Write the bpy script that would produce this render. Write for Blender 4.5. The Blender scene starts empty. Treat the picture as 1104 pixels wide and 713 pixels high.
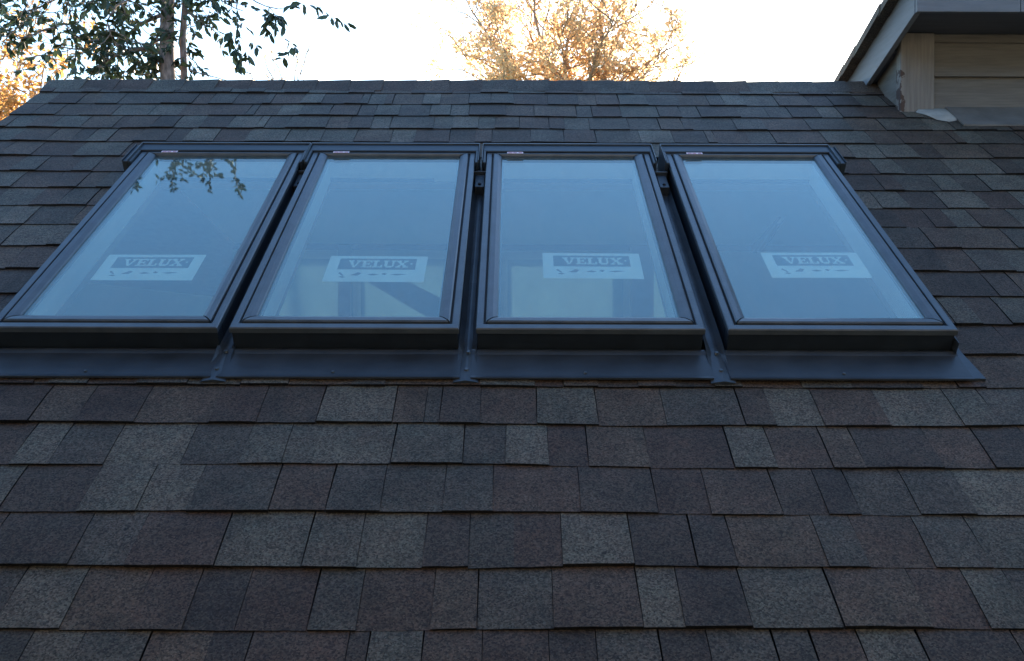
import bpy, bmesh, math, random
from mathutils import Vector, Matrix, noise

# ------------------------------------------------------------------ camera, sky, sun, exposure
scene = bpy.context.scene
COL = scene.collection
R = math.radians
CAM_Z = 5.0
PITCH = R(32); PC, PS = math.cos(PITCH), math.sin(PITCH)
H = 1.335                                  # eye to roof plane, square to it

cam_d = bpy.data.cameras.new("camera"); cam = bpy.data.objects.new("camera", cam_d); COL.objects.link(cam)
cam_d.lens = 33.6; cam_d.sensor_width = 36; cam_d.clip_end = 3000; cam_d.clip_start = 0.05
cam.location = (0, 0, CAM_Z)
cam.rotation_euler = (Matrix.Rotation(R(90), 4, 'X') @ Matrix.Rotation(R(0.2), 4, 'Z')).to_euler()
scene.camera = cam

SUN_EL, SUN_AZ = R(9), R(14)               # beyond the ridge, a little to the right
w = bpy.data.worlds.new("World"); scene.world = w; w.use_nodes = True
nt = w.node_tree
sky = nt.nodes.new('ShaderNodeTexSky'); sky.sky_type = 'NISHITA'; sky.sun_disc = False
sky.sun_elevation = SUN_EL; sky.sun_rotation = SUN_AZ
sky.air_density = 1.2; sky.dust_density = 0.8; sky.ozone_density = 3.0
bg = nt.nodes['Background']; bg.inputs[1].default_value = 0.15
nt.links.new(sky.outputs[0], bg.inputs[0])
sd = bpy.data.lights.new("sun", 'SUN'); sd.energy = 5; sd.angle = R(0.5); sd.color = (1, .80, .56)
so = bpy.data.objects.new("sun", sd); COL.objects.link(so)
so.rotation_euler = Vector((math.sin(SUN_AZ)*math.cos(SUN_EL), math.cos(SUN_AZ)*math.cos(SUN_EL), math.sin(SUN_EL))).to_track_quat('Z', 'Y').to_euler()
so.location = (4, 20, 12)
scene.view_settings.view_transform = 'Standard'; scene.view_settings.look = 'None'
scene.view_settings.exposure = 2.22; scene.view_settings.use_white_balance = True; scene.view_settings.white_balance_temperature = 6050; scene.view_settings.white_balance_tint = 12; scene.view_settings.gamma = 1

# ------------------------------------------------------------------ helpers
def tag(o, label=None, cat=None, group=None, kind=None):
    if label: o['label'] = label
    if cat: o['category'] = cat
    if group: o['group'] = group
    if kind: o['kind'] = kind
    return o
def empty(name, loc=(0, 0, 0), rot=(0, 0, 0)):
    o = bpy.data.objects.new(name, None); COL.objects.link(o)
    o.location = loc; o.rotation_euler = rot; o.empty_display_size = .2
    return o
def roof(u, v, n=0.0):
    """point on (or n above) the front roof slope"""
    return Vector((u, v*PC-(n-H)*PS, CAM_Z+v*PS+(n-H)*PC))
def at(x, y, Y):
    """photo pixel (1104 x 713) at distance Y -> world point"""
    a, b = x-552, y-356.5; r = R(.2)
    a, b = a*math.cos(r)+b*math.sin(r), -a*math.sin(r)+b*math.cos(r)
    return Vector((a/1030*Y, Y, CAM_Z-b/1030*Y))
class MB:
    def __init__(s): s.v = []; s.f = []; s.c = []; s.col = None
    def add(s, vs, fs):
        k = len(s.v); s.v += [tuple(p) for p in vs]
        for f in fs: s.f.append(tuple(i+k for i in f)); s.c.append(s.col)
    def hexa(s, p):          # 4 bottom (ccw from above), 4 top
        s.add(p, [(3, 2, 1, 0), (4, 5, 6, 7), (0, 1, 5, 4), (1, 2, 6, 5), (2, 3, 7, 6), (3, 0, 4, 7)])
    def box(s, x0, x1, y0, y1, z0, z1):
        s.hexa([(x0, y0, z0), (x1, y0, z0), (x1, y1, z0), (x0, y1, z0), (x0, y0, z1), (x1, y0, z1), (x1, y1, z1), (x0, y1, z1)])
    def prism(s, pts, z0, z1):   # polygon in xy, ccw
        n = len(pts)
        s.add([(x, y, z0) for x, y in pts]+[(x, y, z1) for x, y in pts],
              [tuple(range(n))[::-1], tuple(range(n, 2*n))]+[(i, (i+1) % n, (i+1) % n+n, i+n) for i in range(n)])
    def tube(s, pts, rads, seg=7, cap=True):
        k = len(s.v); rings = []
        for i, p in enumerate(pts):
            p = Vector(p); a = Vector(pts[max(0, i-1)]); b = Vector(pts[min(len(pts)-1, i+1)])
            d = (b-a).normalized(); q = Vector((0, 0, 1)) if abs(d.z) < .9 else Vector((1, 0, 0))
            e = d.cross(q).normalized(); g = e.cross(d)
            r = rads[i] if hasattr(rads, '__len__') else rads
            rings.append([p+e*math.cos(t)*r+g*math.sin(t)*r for t in [2*math.pi*j/seg for j in range(seg)]])
        vs = [q for ring in rings for q in ring]; fs = []
        for i in range(len(pts)-1):
            for j in range(seg):
                a = i*seg+j; b = i*seg+(j+1) % seg
                fs.append((a, a+seg, b+seg, b))
        if cap:
            fs.append(tuple(range(seg))); fs.append(tuple(range(len(vs)-seg, len(vs)))[::-1])
        s.add(vs, fs)
    def build(s, name, mat, parent=None, bevel=0, smooth=False):
        m = bpy.data.meshes.new(name); m.from_pydata(s.v, [], s.f); m.update()
        if any(c is not None for c in s.c):
            at_ = m.color_attributes.new('tone', 'FLOAT_COLOR', 'CORNER')
            for p in m.polygons:
                c = s.c[p.index] or (.1, .1, .1)
                for li in p.loop_indices: at_.data[li].color = (c[0], c[1], c[2], 1)
        o = bpy.data.objects.new(name, m); COL.objects.link(o); m.materials.append(mat)
        if parent: o.parent = parent
        if bevel:
            b = o.modifiers.new('bevel', 'BEVEL'); b.width = bevel; b.segments = 2; b.limit_method = 'ANGLE'; b.angle_limit = R(35)
        if smooth:
            for p in m.polygons: p.use_smooth = True
        return o

# ------------------------------------------------------------------ materials
def mat(name, base=(.5, .5, .5), rough=.6, metal=0, spec=.5, scale=None, var=.25, bump=0, bscale=None, rvar=0, trans=0, stretch=None):
    m = bpy.data.materials.new(name); m.use_nodes = True; n = m.node_tree; L = n.links
    p = n.nodes['Principled BSDF']
    p.inputs['Base Color'].default_value = (*base, 1); p.inputs['Roughness'].default_value = rough
    p.inputs['Metallic'].default_value = metal; p.inputs['Specular IOR Level'].default_value = spec
    tc = n.nodes.new('ShaderNodeTexCoord'); mp = n.nodes.new('ShaderNodeMapping'); L.new(tc.outputs['Object'], mp.inputs[0])
    if stretch: mp.inputs['Scale'].default_value = stretch
    if scale:
        t = n.nodes.new('ShaderNodeTexNoise'); t.inputs['Scale'].default_value = scale; t.inputs['Detail'].default_value = 6; t.inputs['Roughness'].default_value = .6
        L.new(mp.outputs[0], t.inputs['Vector'])
        r = n.nodes.new('ShaderNodeValToRGB'); L.new(t.outputs['Fac'], r.inputs[0])
        r.color_ramp.elements[0].position = .3; r.color_ramp.elements[1].position = .7
        r.color_ramp.elements[0].color = (*[b*(1-var) for b in base], 1); r.color_ramp.elements[1].color = (*[min(1, b*(1+var)) for b in base], 1)
        L.new(r.outputs[0], p.inputs['Base Color'])
        if rvar:
            q = n.nodes.new('ShaderNodeMapRange'); q.inputs[3].default_value = rough-rvar; q.inputs[4].default_value = rough+rvar
            L.new(t.outputs['Fac'], q.inputs[0]); L.new(q.outputs[0], p.inputs['Roughness'])
    if bump:
        t2 = n.nodes.new('ShaderNodeTexNoise'); t2.inputs['Scale'].default_value = bscale or 50; t2.inputs['Detail'].default_value = 4
        L.new(mp.outputs[0], t2.inputs['Vector'])
        b = n.nodes.new('ShaderNodeBump'); b.inputs['Strength'].default_value = bump; b.inputs['Distance'].default_value = .004
        L.new(t2.outputs['Fac'], b.inputs['Height']); L.new(b.outputs[0], p.inputs['Normal'])
    if trans:
        tr = n.nodes.new('ShaderNodeBsdfTranslucent'); mx = n.nodes.new('ShaderNodeMixShader'); mx.inputs[0].default_value = trans
        src = p.inputs['Base Color'].links[0].from_socket if p.inputs['Base Color'].links else None
        if src: L.new(src, tr.inputs[0])
        else: tr.inputs[0].default_value = (*base, 1)
        out = n.nodes['Material Output']
        L.new(p.outputs[0], mx.inputs[1]); L.new(tr.outputs[0], mx.inputs[2]); L.new(mx.outputs[0], out.inputs[0])
    return m

def shingle_mat():
    m = bpy.data.materials.new('shingle'); m.use_nodes = True; n = m.node_tree; L = n.links; p = n.nodes['Principled BSDF']
    p.inputs['Roughness'].default_value = .62; p.inputs['Specular IOR Level'].default_value = .28
    a = n.nodes.new('ShaderNodeVertexColor'); a.layer_name = 'tone'
    tc = n.nodes.new('ShaderNodeTexCoord')
    # granules
    v = n.nodes.new('ShaderNodeTexVoronoi'); v.inputs['Scale'].default_value = 310; L.new(tc.outputs['Object'], v.inputs['Vector'])
    sep = n.nodes.new('ShaderNodeSeparateColor'); L.new(v.outputs['Color'], sep.inputs[0])
    mr = n.nodes.new('ShaderNodeMapRange'); mr.inputs[3].default_value = .35; mr.inputs[4].default_value = 1.7; L.new(sep.outputs[0], mr.inputs[0])
    g2 = n.nodes.new('ShaderNodeTexNoise'); g2.inputs['Scale'].default_value = 170; g2.inputs['Detail'].default_value = 5; g2.inputs['Roughness'].default_value = .75
    L.new(tc.outputs['Object'], g2.inputs['Vector'])
    mr2 = n.nodes.new('ShaderNodeMapRange'); mr2.inputs[1].default_value = .3; mr2.inputs[2].default_value = .7; mr2.inputs[3].default_value = .72; mr2.inputs[4].default_value = 1.28; L.new(g2.outputs['Fac'], mr2.inputs[0])
    # weathering blotches
    g3 = n.nodes.new('ShaderNodeTexNoise'); g3.inputs['Scale'].default_value = 7; g3.inputs['Detail'].default_value = 6; g3.inputs['Roughness'].default_value = .65
    L.new(tc.outputs['Object'], g3.inputs['Vector'])
    mr3 = n.nodes.new('ShaderNodeMapRange'); mr3.inputs[1].default_value = .3; mr3.inputs[2].default_value = .7; mr3.inputs[3].default_value = .66; mr3.inputs[4].default_value = 1.3; L.new(g3.outputs['Fac'], mr3.inputs[0])
    m1 = n.nodes.new('ShaderNodeMath'); m1.operation = 'MULTIPLY'; L.new(mr.outputs[0], m1.inputs[0]); L.new(mr2.outputs[0], m1.inputs[1])
    m2 = n.nodes.new('ShaderNodeMath'); m2.operation = 'MULTIPLY'; L.new(m1.outputs[0], m2.inputs[0]); L.new(mr3.outputs[0], m2.inputs[1])
    vm = n.nodes.new('ShaderNodeVectorMath'); vm.operation = 'SCALE'; L.new(a.outputs['Color'], vm.inputs[0]); L.new(m2.outputs[0], vm.inputs['Scale'])
    # scattered warm / green mineral granules
    hs = n.nodes.new('ShaderNodeMix'); hs.data_type = 'RGBA'; hs.blend_type = 'MULTIPLY'
    r2 = n.nodes.new('ShaderNodeValToRGB'); L.new(sep.outputs[1], r2.inputs[0])
    e = r2.color_ramp.elements; e[0].color = (1.0, .86, .78, 1); e[1].color = (.93, .98, .96, 1)
    hs.inputs[0].default_value = .8; L.new(vm.outputs[0], hs.inputs[6]); L.new(r2.outputs[0], hs.inputs[7])
    # broad drift between brown and green-grey granule blends, running across the tabs
    g4 = n.nodes.new('ShaderNodeTexNoise'); g4.inputs['Scale'].default_value = 16; g4.inputs['Detail'].default_value = 5; g4.inputs['Roughness'].default_value = .7
    L.new(tc.outputs['Object'], g4.inputs['Vector'])
    r4 = n.nodes.new('ShaderNodeValToRGB'); L.new(g4.outputs['Fac'], r4.inputs[0]); e = r4.color_ramp.elements
    e[0].position = .3; e[0].color = (1.0, .88, .82, 1); e[1].position = .7; e[1].color = (.90, 1.0, .95, 1)
    h4 = n.nodes.new('ShaderNodeMix'); h4.data_type = 'RGBA'; h4.blend_type = 'MULTIPLY'; h4.inputs[0].default_value = .8
    L.new(hs.outputs[2], h4.inputs[6]); L.new(r4.outputs[0], h4.inputs[7])
    # sparse dark scuffs and dirt specks
    g5 = n.nodes.new('ShaderNodeTexNoise'); g5.inputs['Scale'].default_value = 42; g5.inputs['Detail'].default_value = 3; L.new(tc.outputs['Object'], g5.inputs['Vector'])
    q5 = n.nodes.new('ShaderNodeMapRange'); q5.inputs[1].default_value = .70; q5.inputs[2].default_value = .76; q5.inputs[3].default_value = 1; q5.inputs[4].default_value = .35; L.new(g5.outputs['Fac'], q5.inputs[0])
    v5 = n.nodes.new('ShaderNodeVectorMath'); v5.operation = 'SCALE'; L.new(h4.outputs[2], v5.inputs[0]); L.new(q5.outputs[0], v5.inputs['Scale'])
    L.new(v5.outputs[0], p.inputs['Base Color'])
    b = n.nodes.new('ShaderNodeBump'); b.inputs['Strength'].default_value = .7; b.inputs['Distance'].default_value = .0015
    ad = n.nodes.new('ShaderNodeMath'); ad.operation = 'ADD'; L.new(sep.outputs[2], ad.inputs[0]); L.new(g2.outputs['Fac'], ad.inputs[1])
    L.new(ad.outputs[0], b.inputs['Height']); L.new(b.outputs[0], p.inputs['Normal'])
    return m

def glass_mat():
    m = bpy.data.materials.new('window_glass'); m.use_nodes = True; n = m.node_tree; L = n.links
    n.nodes.remove(n.nodes['Principled BSDF'])
    t = n.nodes.new('ShaderNodeBsdfTransparent'); t.inputs[0].default_value = (.80, .88, .87, 1)
    g = n.nodes.new('ShaderNodeBsdfGlossy'); g.inputs['Roughness'].default_value = .012; g.inputs[0].default_value = (.84, 1, .99, 1)
    ge = n.nodes.new('ShaderNodeNewGeometry'); dt = n.nodes.new('ShaderNodeVectorMath'); dt.operation = 'DOT_PRODUCT'
    L.new(ge.outputs['Incoming'], dt.inputs[0]); L.new(ge.outputs['Normal'], dt.inputs[1])
    def M(op, a, b=None):
        q = n.nodes.new('ShaderNodeMath'); q.operation = op
        for i, x in enumerate((a, b)):
            if x is None: continue
            if isinstance(x, (int, float)): q.inputs[i].default_value = x
            else: L.new(x, q.inputs[i])
        return q.outputs[0]
    fr = M('ADD', M('MULTIPLY', M('POWER', M('SUBTRACT', 1.0, M('ABSOLUTE', dt.outputs['Value'])), 5.0), .86), .15)   # two panes with a coating
    # faint dust film, raised so its pale diffuse puts haze into the glass
    d = n.nodes.new('ShaderNodeBsdfDiffuse'); d.inputs[0].default_value = (.55, .6, .62, 1)
    tc = n.nodes.new('ShaderNodeTexCoord'); nz = n.nodes.new('ShaderNodeTexNoise'); nz.inputs['Scale'].default_value = 5; nz.inputs['Detail'].default_value = 8
    mp = n.nodes.new('ShaderNodeMapping'); mp.inputs['Scale'].default_value = (2.5, .8, 1); L.new(tc.outputs['Object'], mp.inputs[0]); L.new(mp.outputs[0], nz.inputs['Vector'])
    mr = n.nodes.new('ShaderNodeMapRange'); mr.inputs[1].default_value = .3; mr.inputs[2].default_value = .75; mr.inputs[3].default_value = .035; mr.inputs[4].default_value = .10; L.new(nz.outputs['Fac'], mr.inputs[0])
    m1 = n.nodes.new('ShaderNodeMixShader'); L.new(fr, m1.inputs[0]); L.new(t.outputs[0], m1.inputs[1]); L.new(g.outputs[0], m1.inputs[2])
    m2 = n.nodes.new('ShaderNodeMixShader'); L.new(mr.outputs[0], m2.inputs[0]); L.new(m1.outputs[0], m2.inputs[1]); L.new(d.outputs[0], m2.inputs[2])
    L.new(m2.outputs[0], n.nodes['Material Output'].inputs[0])
    return m

def siding_mat():
    m = mat('painted_siding', (.140, .128, .112), .7, scale=9, var=.22, bump=.35, bscale=60, stretch=(.6, 1, 9))
    return m
def weathered_board_mat():
    """painted board, paint peeled off to bare wood in streaks along its left arris"""
    m = mat('weathered_board', (.20, .18, .16), .7, scale=7, var=.22, bump=.5, bscale=70, stretch=(12, 12, .7))
    n = m.node_tree; L = n.links; p = n.nodes['Principled BSDF']
    src = p.inputs['Base Color'].links[0].from_socket
    tc = n.nodes.new('ShaderNodeTexCoord'); sx = n.nodes.new('ShaderNodeSeparateXYZ'); L.new(tc.outputs['Object'], sx.inputs[0])
    nz = n.nodes.new('ShaderNodeTexNoise'); nz.inputs['Scale'].default_value = 30; nz.inputs['Detail'].default_value = 6; L.new(tc.outputs['Object'], nz.inputs['Vector'])
    edge = n.nodes.new('ShaderNodeMapRange'); edge.inputs[1].default_value = 1.612; edge.inputs[2].default_value = 1.660; edge.inputs[3].default_value = .30; edge.inputs[4].default_value = -.2
    L.new(sx.outputs[0], edge.inputs[0])
    hz = n.nodes.new('ShaderNodeMapRange'); hz.inputs[1].default_value = CAM_Z+1.10; hz.inputs[2].default_value = CAM_Z+1.2; hz.inputs[3].default_value = 0; hz.inputs[4].default_value = -.5
    L.new(sx.outputs[2], hz.inputs[0])
    ad = n.nodes.new('ShaderNodeMath'); L.new(nz.outputs['Fac'], ad.inputs[0]); L.new(edge.outputs[0], ad.inputs[1])
    ad2 = n.nodes.new('ShaderNodeMath'); L.new(ad.outputs[0], ad2.inputs[0]); L.new(hz.outputs[0], ad2.inputs[1])
    th = n.nodes.new('ShaderNodeMapRange'); th.inputs[1].default_value = .74; th.inputs[2].default_value = .78; L.new(ad2.outputs[0], th.inputs[0])
    mx = n.nodes.new('ShaderNodeMix'); mx.data_type = 'RGBA'; L.new(th.outputs[0], mx.inputs[0]); L.new(src, mx.inputs[6]); mx.inputs[7].default_value = (.07, .04, .03, 1)
    L.new(mx.outputs[2], p.inputs['Base Color'])
    return m

SHINGLE = shingle_mat(); GLASS = glass_mat(); SIDING = siding_mat(); BOARD = weathered_board_mat()
CLAD = mat('bronze_cladding', (.080, .099, .118), .38, metal=.25, spec=.6, scale=14, var=.22, bump=.12, bscale=90, rvar=.08)
FRAME = mat('dark_frame', (.014, .021, .031), .5, spec=.4, scale=20, var=.2, rvar=.08)
HEAD = mat('head_cover', (.020, .030, .043), .45, spec=.5, scale=20, var=.15, rvar=.08)
FLASH = mat('flashing_metal', (.048, .057, .070), .42, metal=.35, spec=.5, scale=11, var=.25, bump=.25, bscale=14, rvar=.12)
CHAN = mat('gutter_metal', (.060, .075, .092), .45, metal=.4, spec=.5, scale=16, var=.3, bump=.3, bscale=20, rvar=.1)
RUBBER = mat('gasket', (.012, .012, .014), .7)
WHITE = mat('white_lining', (.78, .78, .74), .5, scale=6, var=.04)
DRYWALL = mat('drywall', (.72, .71, .66), .8, scale=3, var=.04)
STICK = mat('sticker_paper', (.90, .89, .80), .5, scale=10, var=.02)
LOGO = mat('logo_ink', (.03, .045, .06), .5)
ICON = mat('icon_ink', (.05, .06, .07), .5)
TAGM = mat('tag_paper', (.85, .72, .78), .5)
TAGI = mat('tag_ink', (.45, .12, .2), .5)
FELT = mat('roofing_felt', (.010, .010, .011), .9, scale=8, var=.3)
DECK = mat('plywood', (.22, .17, .11), .8, scale=5, var=.3)
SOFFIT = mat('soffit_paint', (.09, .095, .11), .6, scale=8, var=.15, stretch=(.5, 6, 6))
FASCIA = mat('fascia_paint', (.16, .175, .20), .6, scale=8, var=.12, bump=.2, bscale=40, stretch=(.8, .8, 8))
ZINC = mat('apron_grey', (.13, .12, .108), .75, metal=0, scale=9, var=.25, bump=.4, bscale=18)
CAULK = mat('white_sealant', (.30, .30, .28), .9, scale=18, var=.2, bump=.6, bscale=25)
SCREW = mat('screw_metal', (.13, .14, .15), .4, metal=.8)
BARK = mat('pale_bark', (.23, .175, .155), .85, scale=14, var=.6, bump=.8, bscale=30, stretch=(3, 3, 1))
LEAF = mat('dark_leaf', (.040, .065, .035), .45, spec=.5, scale=3, var=.4, trans=.22)
GOLD = mat('autumn_leaf', (.86, .62, .36), .55, scale=.8, var=.22, trans=.8)
GOLD2 = mat('orange_leaf', (.60, .34, .11), .55, scale=.8, var=.4, trans=.6)
GBARK = mat('tan_bark', (.36, .25, .17), .85, scale=5, var=.35, bump=.6)
GRASS = mat('lawn', (.06, .09, .03), .9, scale=.6, var=.4)
FLOORM = mat('wood_floor', (.32, .22, .14), .5, scale=3, var=.3, stretch=(1, 8, 1))
BEAMM = mat('beam_wood', (.40, .38, .40), .6, scale=6, var=.2)
BLIND = mat('glow_blind', (.46, .53, .55), .8, scale=4, var=.05, trans=.35)

# ------------------------------------------------------------------ ground
g = MB(); g.add([(-600, -600, 0), (600, -600, 0), (600, 600, 0), (-600, 600, 0)], [(0, 1, 2, 3)])
tag(g.build('ground', GRASS), kind='structure')

# ------------------------------------------------------------------ the house with the shingled roof
house = empty('house', (0, 4.3, 0))
tag(house, 'house with dark brown and grey asphalt shingle roof and a clapboard dormer at upper right', 'house')
def hb(m, name, mt, **k):
    o = m.build(name, mt, None, **k); o.parent = house; o.matrix_parent_inverse = Matrix.Translation((0, -4.3, 0)); return o
RIDGE = 4.222; EXPO = .1465; U0, U1 = -2.06, 5.2; V_E = -.62
SX = [-1.302, -.701, -.088, .540]; SW = .567; SV = 2.018; SL = 1.165     # skylights: left edges, width, sill line, length
TONES = [(.067, .043, .033), (.080, .055, .042), (.058, .043, .035), (.108, .098, .082), (.095, .088, .074), (.070, .061, .052), (.092, .067, .050), (.122, .110, .092), (.074, .065, .056), (.049, .037, .031)]
TONES = [tuple(.78*c+.22*m_ for c, m_ in zip(t_, (.080, .070, .060))) for t_ in TONES]
TW = [4, 4, 3.5, 4, 4, 3.5, 4.5, 1.8, 3.5, 1.6]
rnd = random.Random(11)
def wob(u, v, a, s): return a*noise.noise(Vector((u*s, v*3.1, 7.7)))
def shingle_seg(m, u0, u1, v0, v1, hi, slant, tone, ul=None, ur=None):
    """one tab: a thin wedge; its lower edge is raised, its head runs under the course above"""
    n = max(1, int((u1-u0)/.028)); lo = v0-rnd.uniform(-.0012, .0025)
    a = []; cols = []
    for i in range(n+1):
        t = i/n; ub = u0+(u1-u0)*t; ut = ub+slant[0]*(1-t)+slant[1]*t
        if ul is not None: ub = max(ub, ul); ut = max(ut, ul)
        if ur is not None: ub = min(ub, ur); ut = min(ut, ur)
        e = lo+wob(ub, v0, .0055, 2.2)+rnd.uniform(-.0007, .0007)
        lift = wob(ub, v0, .004, 3.1)
        sag = wob(ub, v1, .004, .9)
        a += [(ub, e, .0035+sag), (ut, v1, -.004+sag), (ub, e, hi+lift+sag+rnd.uniform(-.0003, .0003)), (ub*.45+ut*.55, v0+(v1-v0)*.55, .0035+hi*.42+lift*.5+sag), (ut, v1, .0022+sag)]
    vs = [roof(*p) for p in a]; fs = []
    for i in range(n):
        p, q = i*5, i*5+5
        fs += [(p, q, q+2, p+2), (p+2, q+2, q+3, p+3), (p+3, q+3, q+4, p+4)]
    fs += [(0, 2, 3, 4, 1), (n*5, n*5+1, n*5+4, n*5+3, n*5+2)]
    nf = 3*n
    top = [f for i, f in enumerate(fs[:nf]) if i % 3]; cut = [f for i, f in enumerate(fs[:nf]) if i % 3 == 0]+fs[nf:]
    m.col = tone; m.add(vs, top); m.col = (.010, .010, .011); m.add(vs, cut)      # black asphalt cut edges, darkened to draw the shade line under each course
sh = MB()
nrow = 0; v = 1.874-EXPO*17
BL, BR = SX[0]-.012, SX[3]+SW+.018        # roof strip taken by the skylight bank
while v < RIDGE-.06:
    vt = min(v+EXPO+.03, RIDGE-.002)
    spans = [(U0+rnd.uniform(-.004, .004), U1)]
    if v+.02 > 1.9 and v < SV+SL+.06 and v+EXPO > 1.95:
        spans = [(spans[0][0], BL), (BR, U1)]
        for k in range(3):                 # shingle scraps between the skylight heads
            if v > 3.10: spans.append((SX[k]+SW+.012, SX[k+1]-.012))
    for a, b in spans:
        if v < 1.95 and v+EXPO > 1.95 and v+.02 > 1.9 and False: pass
        u = a-rnd.uniform(0, .1); hi_next = rnd.random() < .5; until = u+rnd.uniform(.5, 1.0); last = None
        while u < b:
            wd = rnd.choice([rnd.uniform(.06, .10), rnd.uniform(.085, .14), rnd.uniform(.11, .185)])
            if rnd.random() < .05: wd = .035
            seam = False
            if u+wd > until: seam = True; until += rnd.uniform(.75, 1.05)
            e = u+wd-(.0022 if seam else (.0013 if rnd.random() < .45 else 0))
            sl = rnd.uniform(-.007, .007)
            tn = rnd.choices(TONES, TW)[0]
            if tn == last: tn = rnd.choices(TONES, TW)[0]
            last = tn; k_ = rnd.uniform(.92, 1.1); tn = tuple(c*k_ for c in tn)
            ua, ub_ = max(u, a), min(e, b)
            if ub_-ua > .006:
                shingle_seg(sh, ua, ub_, v, vt, .0108 if hi_next else .0080, (0, 0) if not hi_next else (.002, -.002), tn)
            hi_next = (not hi_next) if rnd.random() < .8 else hi_next
            u += wd
    v += EXPO; nrow += 1
so_ = hb(sh, 'shingles', SHINGLE)

# roof deck with the skylight openings left free
dk = MB()
def deck(u0, u1, v0, v1, n0=-.020, n1=-.006):
    dk.hexa([roof(u0, v0, n0), roof(u1, v0, n0), roof(u1, v1, n0), roof(u0, v1, n0), roof(u0, v0, n1), roof(u1, v0, n1), roof(u1, v1, n1), roof(u0, v1, n1)])
deck(U0+.02, U1, V_E+.02, SV+.02); deck(U0+.02, U1, SV+SL-.02, RIDGE)
cuts = [U0+.02]+[q for x in SX for q in (x+.02, x+SW-.02)]+[U1]
for i in range(0, len(cuts), 2): deck(cuts[i], cuts[i+1], SV+.02, SV+SL-.02)
hb(dk, 'roof_deck', FELT)
# ridge cap: overlapping bent pieces
rc = MB(); u = U0-.01; rz = roof(0, RIDGE, 0)
RP = R(11)                                     # rear slope
while u < U1:
    e = u+.150; tn = rnd.choices(TONES, TW)[0]; rc.col = tn
    h0 = .014+rnd.uniform(-.001, .001); h1 = .019+rnd.uniform(-.001, .002); j = rnd.uniform(-.002, .002); dip = wob(u, 1, .005, .8)
    for (hh, uu, store) in ((h0, u, 'a'), (h1, e+.022, 'b')):
        y, z = rz.y, rz.z+dip
        ring = [Vector((uu, y-PC*.125+PS*0, z-PS*.125+j)) + Vector((0, -PS*hh*.5, PC*hh*.5)), Vector((uu, y-.02, z+hh-.006)), Vector((uu, y, z+hh)), Vector((uu, y+.02, z+hh-.004)), Vector((uu, y+math.cos(RP)*.125, z-math.sin(RP)*.125+hh*.5)),
                Vector((uu, y+math.cos(RP)*.125, z-math.sin(RP)*.125-.004)), Vector((uu, y, z-.006)), Vector((uu, y-PC*.125, z-PS*.125-.004+j))]
        if store == 'a': A = ring
        else: B = ring
    rc.add(A+B, [(i, (i+1) % 8, (i+1) % 8+8, i+8) for i in range(8)]+[tuple(range(8))[::-1], tuple(range(8, 16))])
    u += .147
hb(rc, 'ridge_cap', SHINGLE)
# rear slope (hidden from the front): deck and courses
rs = MB(); RL = 2.45
def rr(u, d, n=0): return Vector((u, rz.y+d*math.cos(RP)+n*math.sin(RP), rz.z-.004-d*math.sin(RP)+n*math.cos(RP)))
d = 0.02
while d < RL:
    d2 = d+EXPO+.02; u = U0
    while u < U1:
        e = min(U1, u+rnd.uniform(.1, .3)); rs.col = rnd.choices(TONES, TW)[0]
        rs.hexa([rr(u, d2, -.002), rr(e, d2, -.002), rr(e, d, -.008), rr(u, d, -.008), rr(u, d2, .010), rr(e, d2, .010), rr(e, d, .001), rr(u, d, .001)])
        u = e
    d += EXPO
hb(rs, 'rear_shingles', SHINGLE)
# ceilings, walls, floor of the room below
cz = MB()
def slab(p, q):     # p: 4 upper, q: 4 lower
    cz.hexa(list(q)+list(p))
YR = 6.25
ZR = rr(0, (YR-rz.y)/math.cos(RP)).z
cz.hexa([rr(U0+.25, .05, -.16), rr(U1-.2, .05, -.16), rr(U1-.2, 2.07, -.16), rr(U0+.25, 2.07, -.16), rr(U0+.25, .05, -.14), rr(U1-.2, .05, -.14), rr(U1-.2, 2.07, -.14), rr(U0+.25, 2.07, -.14)][::-1] if False else
        [rr(U0+.25, 2.07, -.16), rr(U1-.2, 2.07, -.16), rr(U1-.2, .05, -.16), rr(U0+.25, .05, -.16), rr(U0+.25, 2.07, -.14), rr(U1-.2, 2.07, -.14), rr(U1-.2, .05, -.14), rr(U0+.25, .05, -.14)])
ND = -.045
def ceil(u0, u1, v0, v1):
    a, b = ND-.015, ND
    cz.hexa([roof(u0, v0, a), roof(u1, v0, a), roof(u1, v1, a), roof(u0, v1, a), roof(u0, v0, b), roof(u1, v0, b), roof(u1, v1, b), roof(u0, v1, b)])
UA, UB = U0+.25, U1-.2
ceil(UA, UB, -.3, SV-.0); ceil(UA, UB, SV+SL, RIDGE-.16)
cc = [UA]+[q for x in SX for q in (x+.03, x+SW-.03)]+[UB]
for i in range(0, len(cc), 2): ceil(cc[i], cc[i+1], SV, SV+SL)
hb(cz, 'ceiling', DRYWALL)
wl = MB()
z_e = roof(0, V_E).z; y_e = roof(0, V_E).y+.25
# gable walls follow the roof line
for ux in (U0+.12, U1-.16):
    pts = [(y_e, 0), (YR+.10, 0), (YR+.10, ZR-.17), (rz.y, rz.z-.19), (y_e, roof(0, 0).z+(y_e-roof(0, 0).y)*math.tan(PITCH)-.06)]
    wl.add([(ux, y, z) for y, z in pts]+[(ux+.12, y, z) for y, z in pts], [tuple(range(5)), tuple(range(5, 10))[::-1]]+[(i, i+5, (i+1) % 5+5, (i+1) % 5) for i in range(5)])
wl.box(U0+.241, U1-.161, y_e, y_e+.12, 0, roof(0, 0).z+(y_e-roof(0, 0).y)*math.tan(PITCH)-.06)
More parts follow.
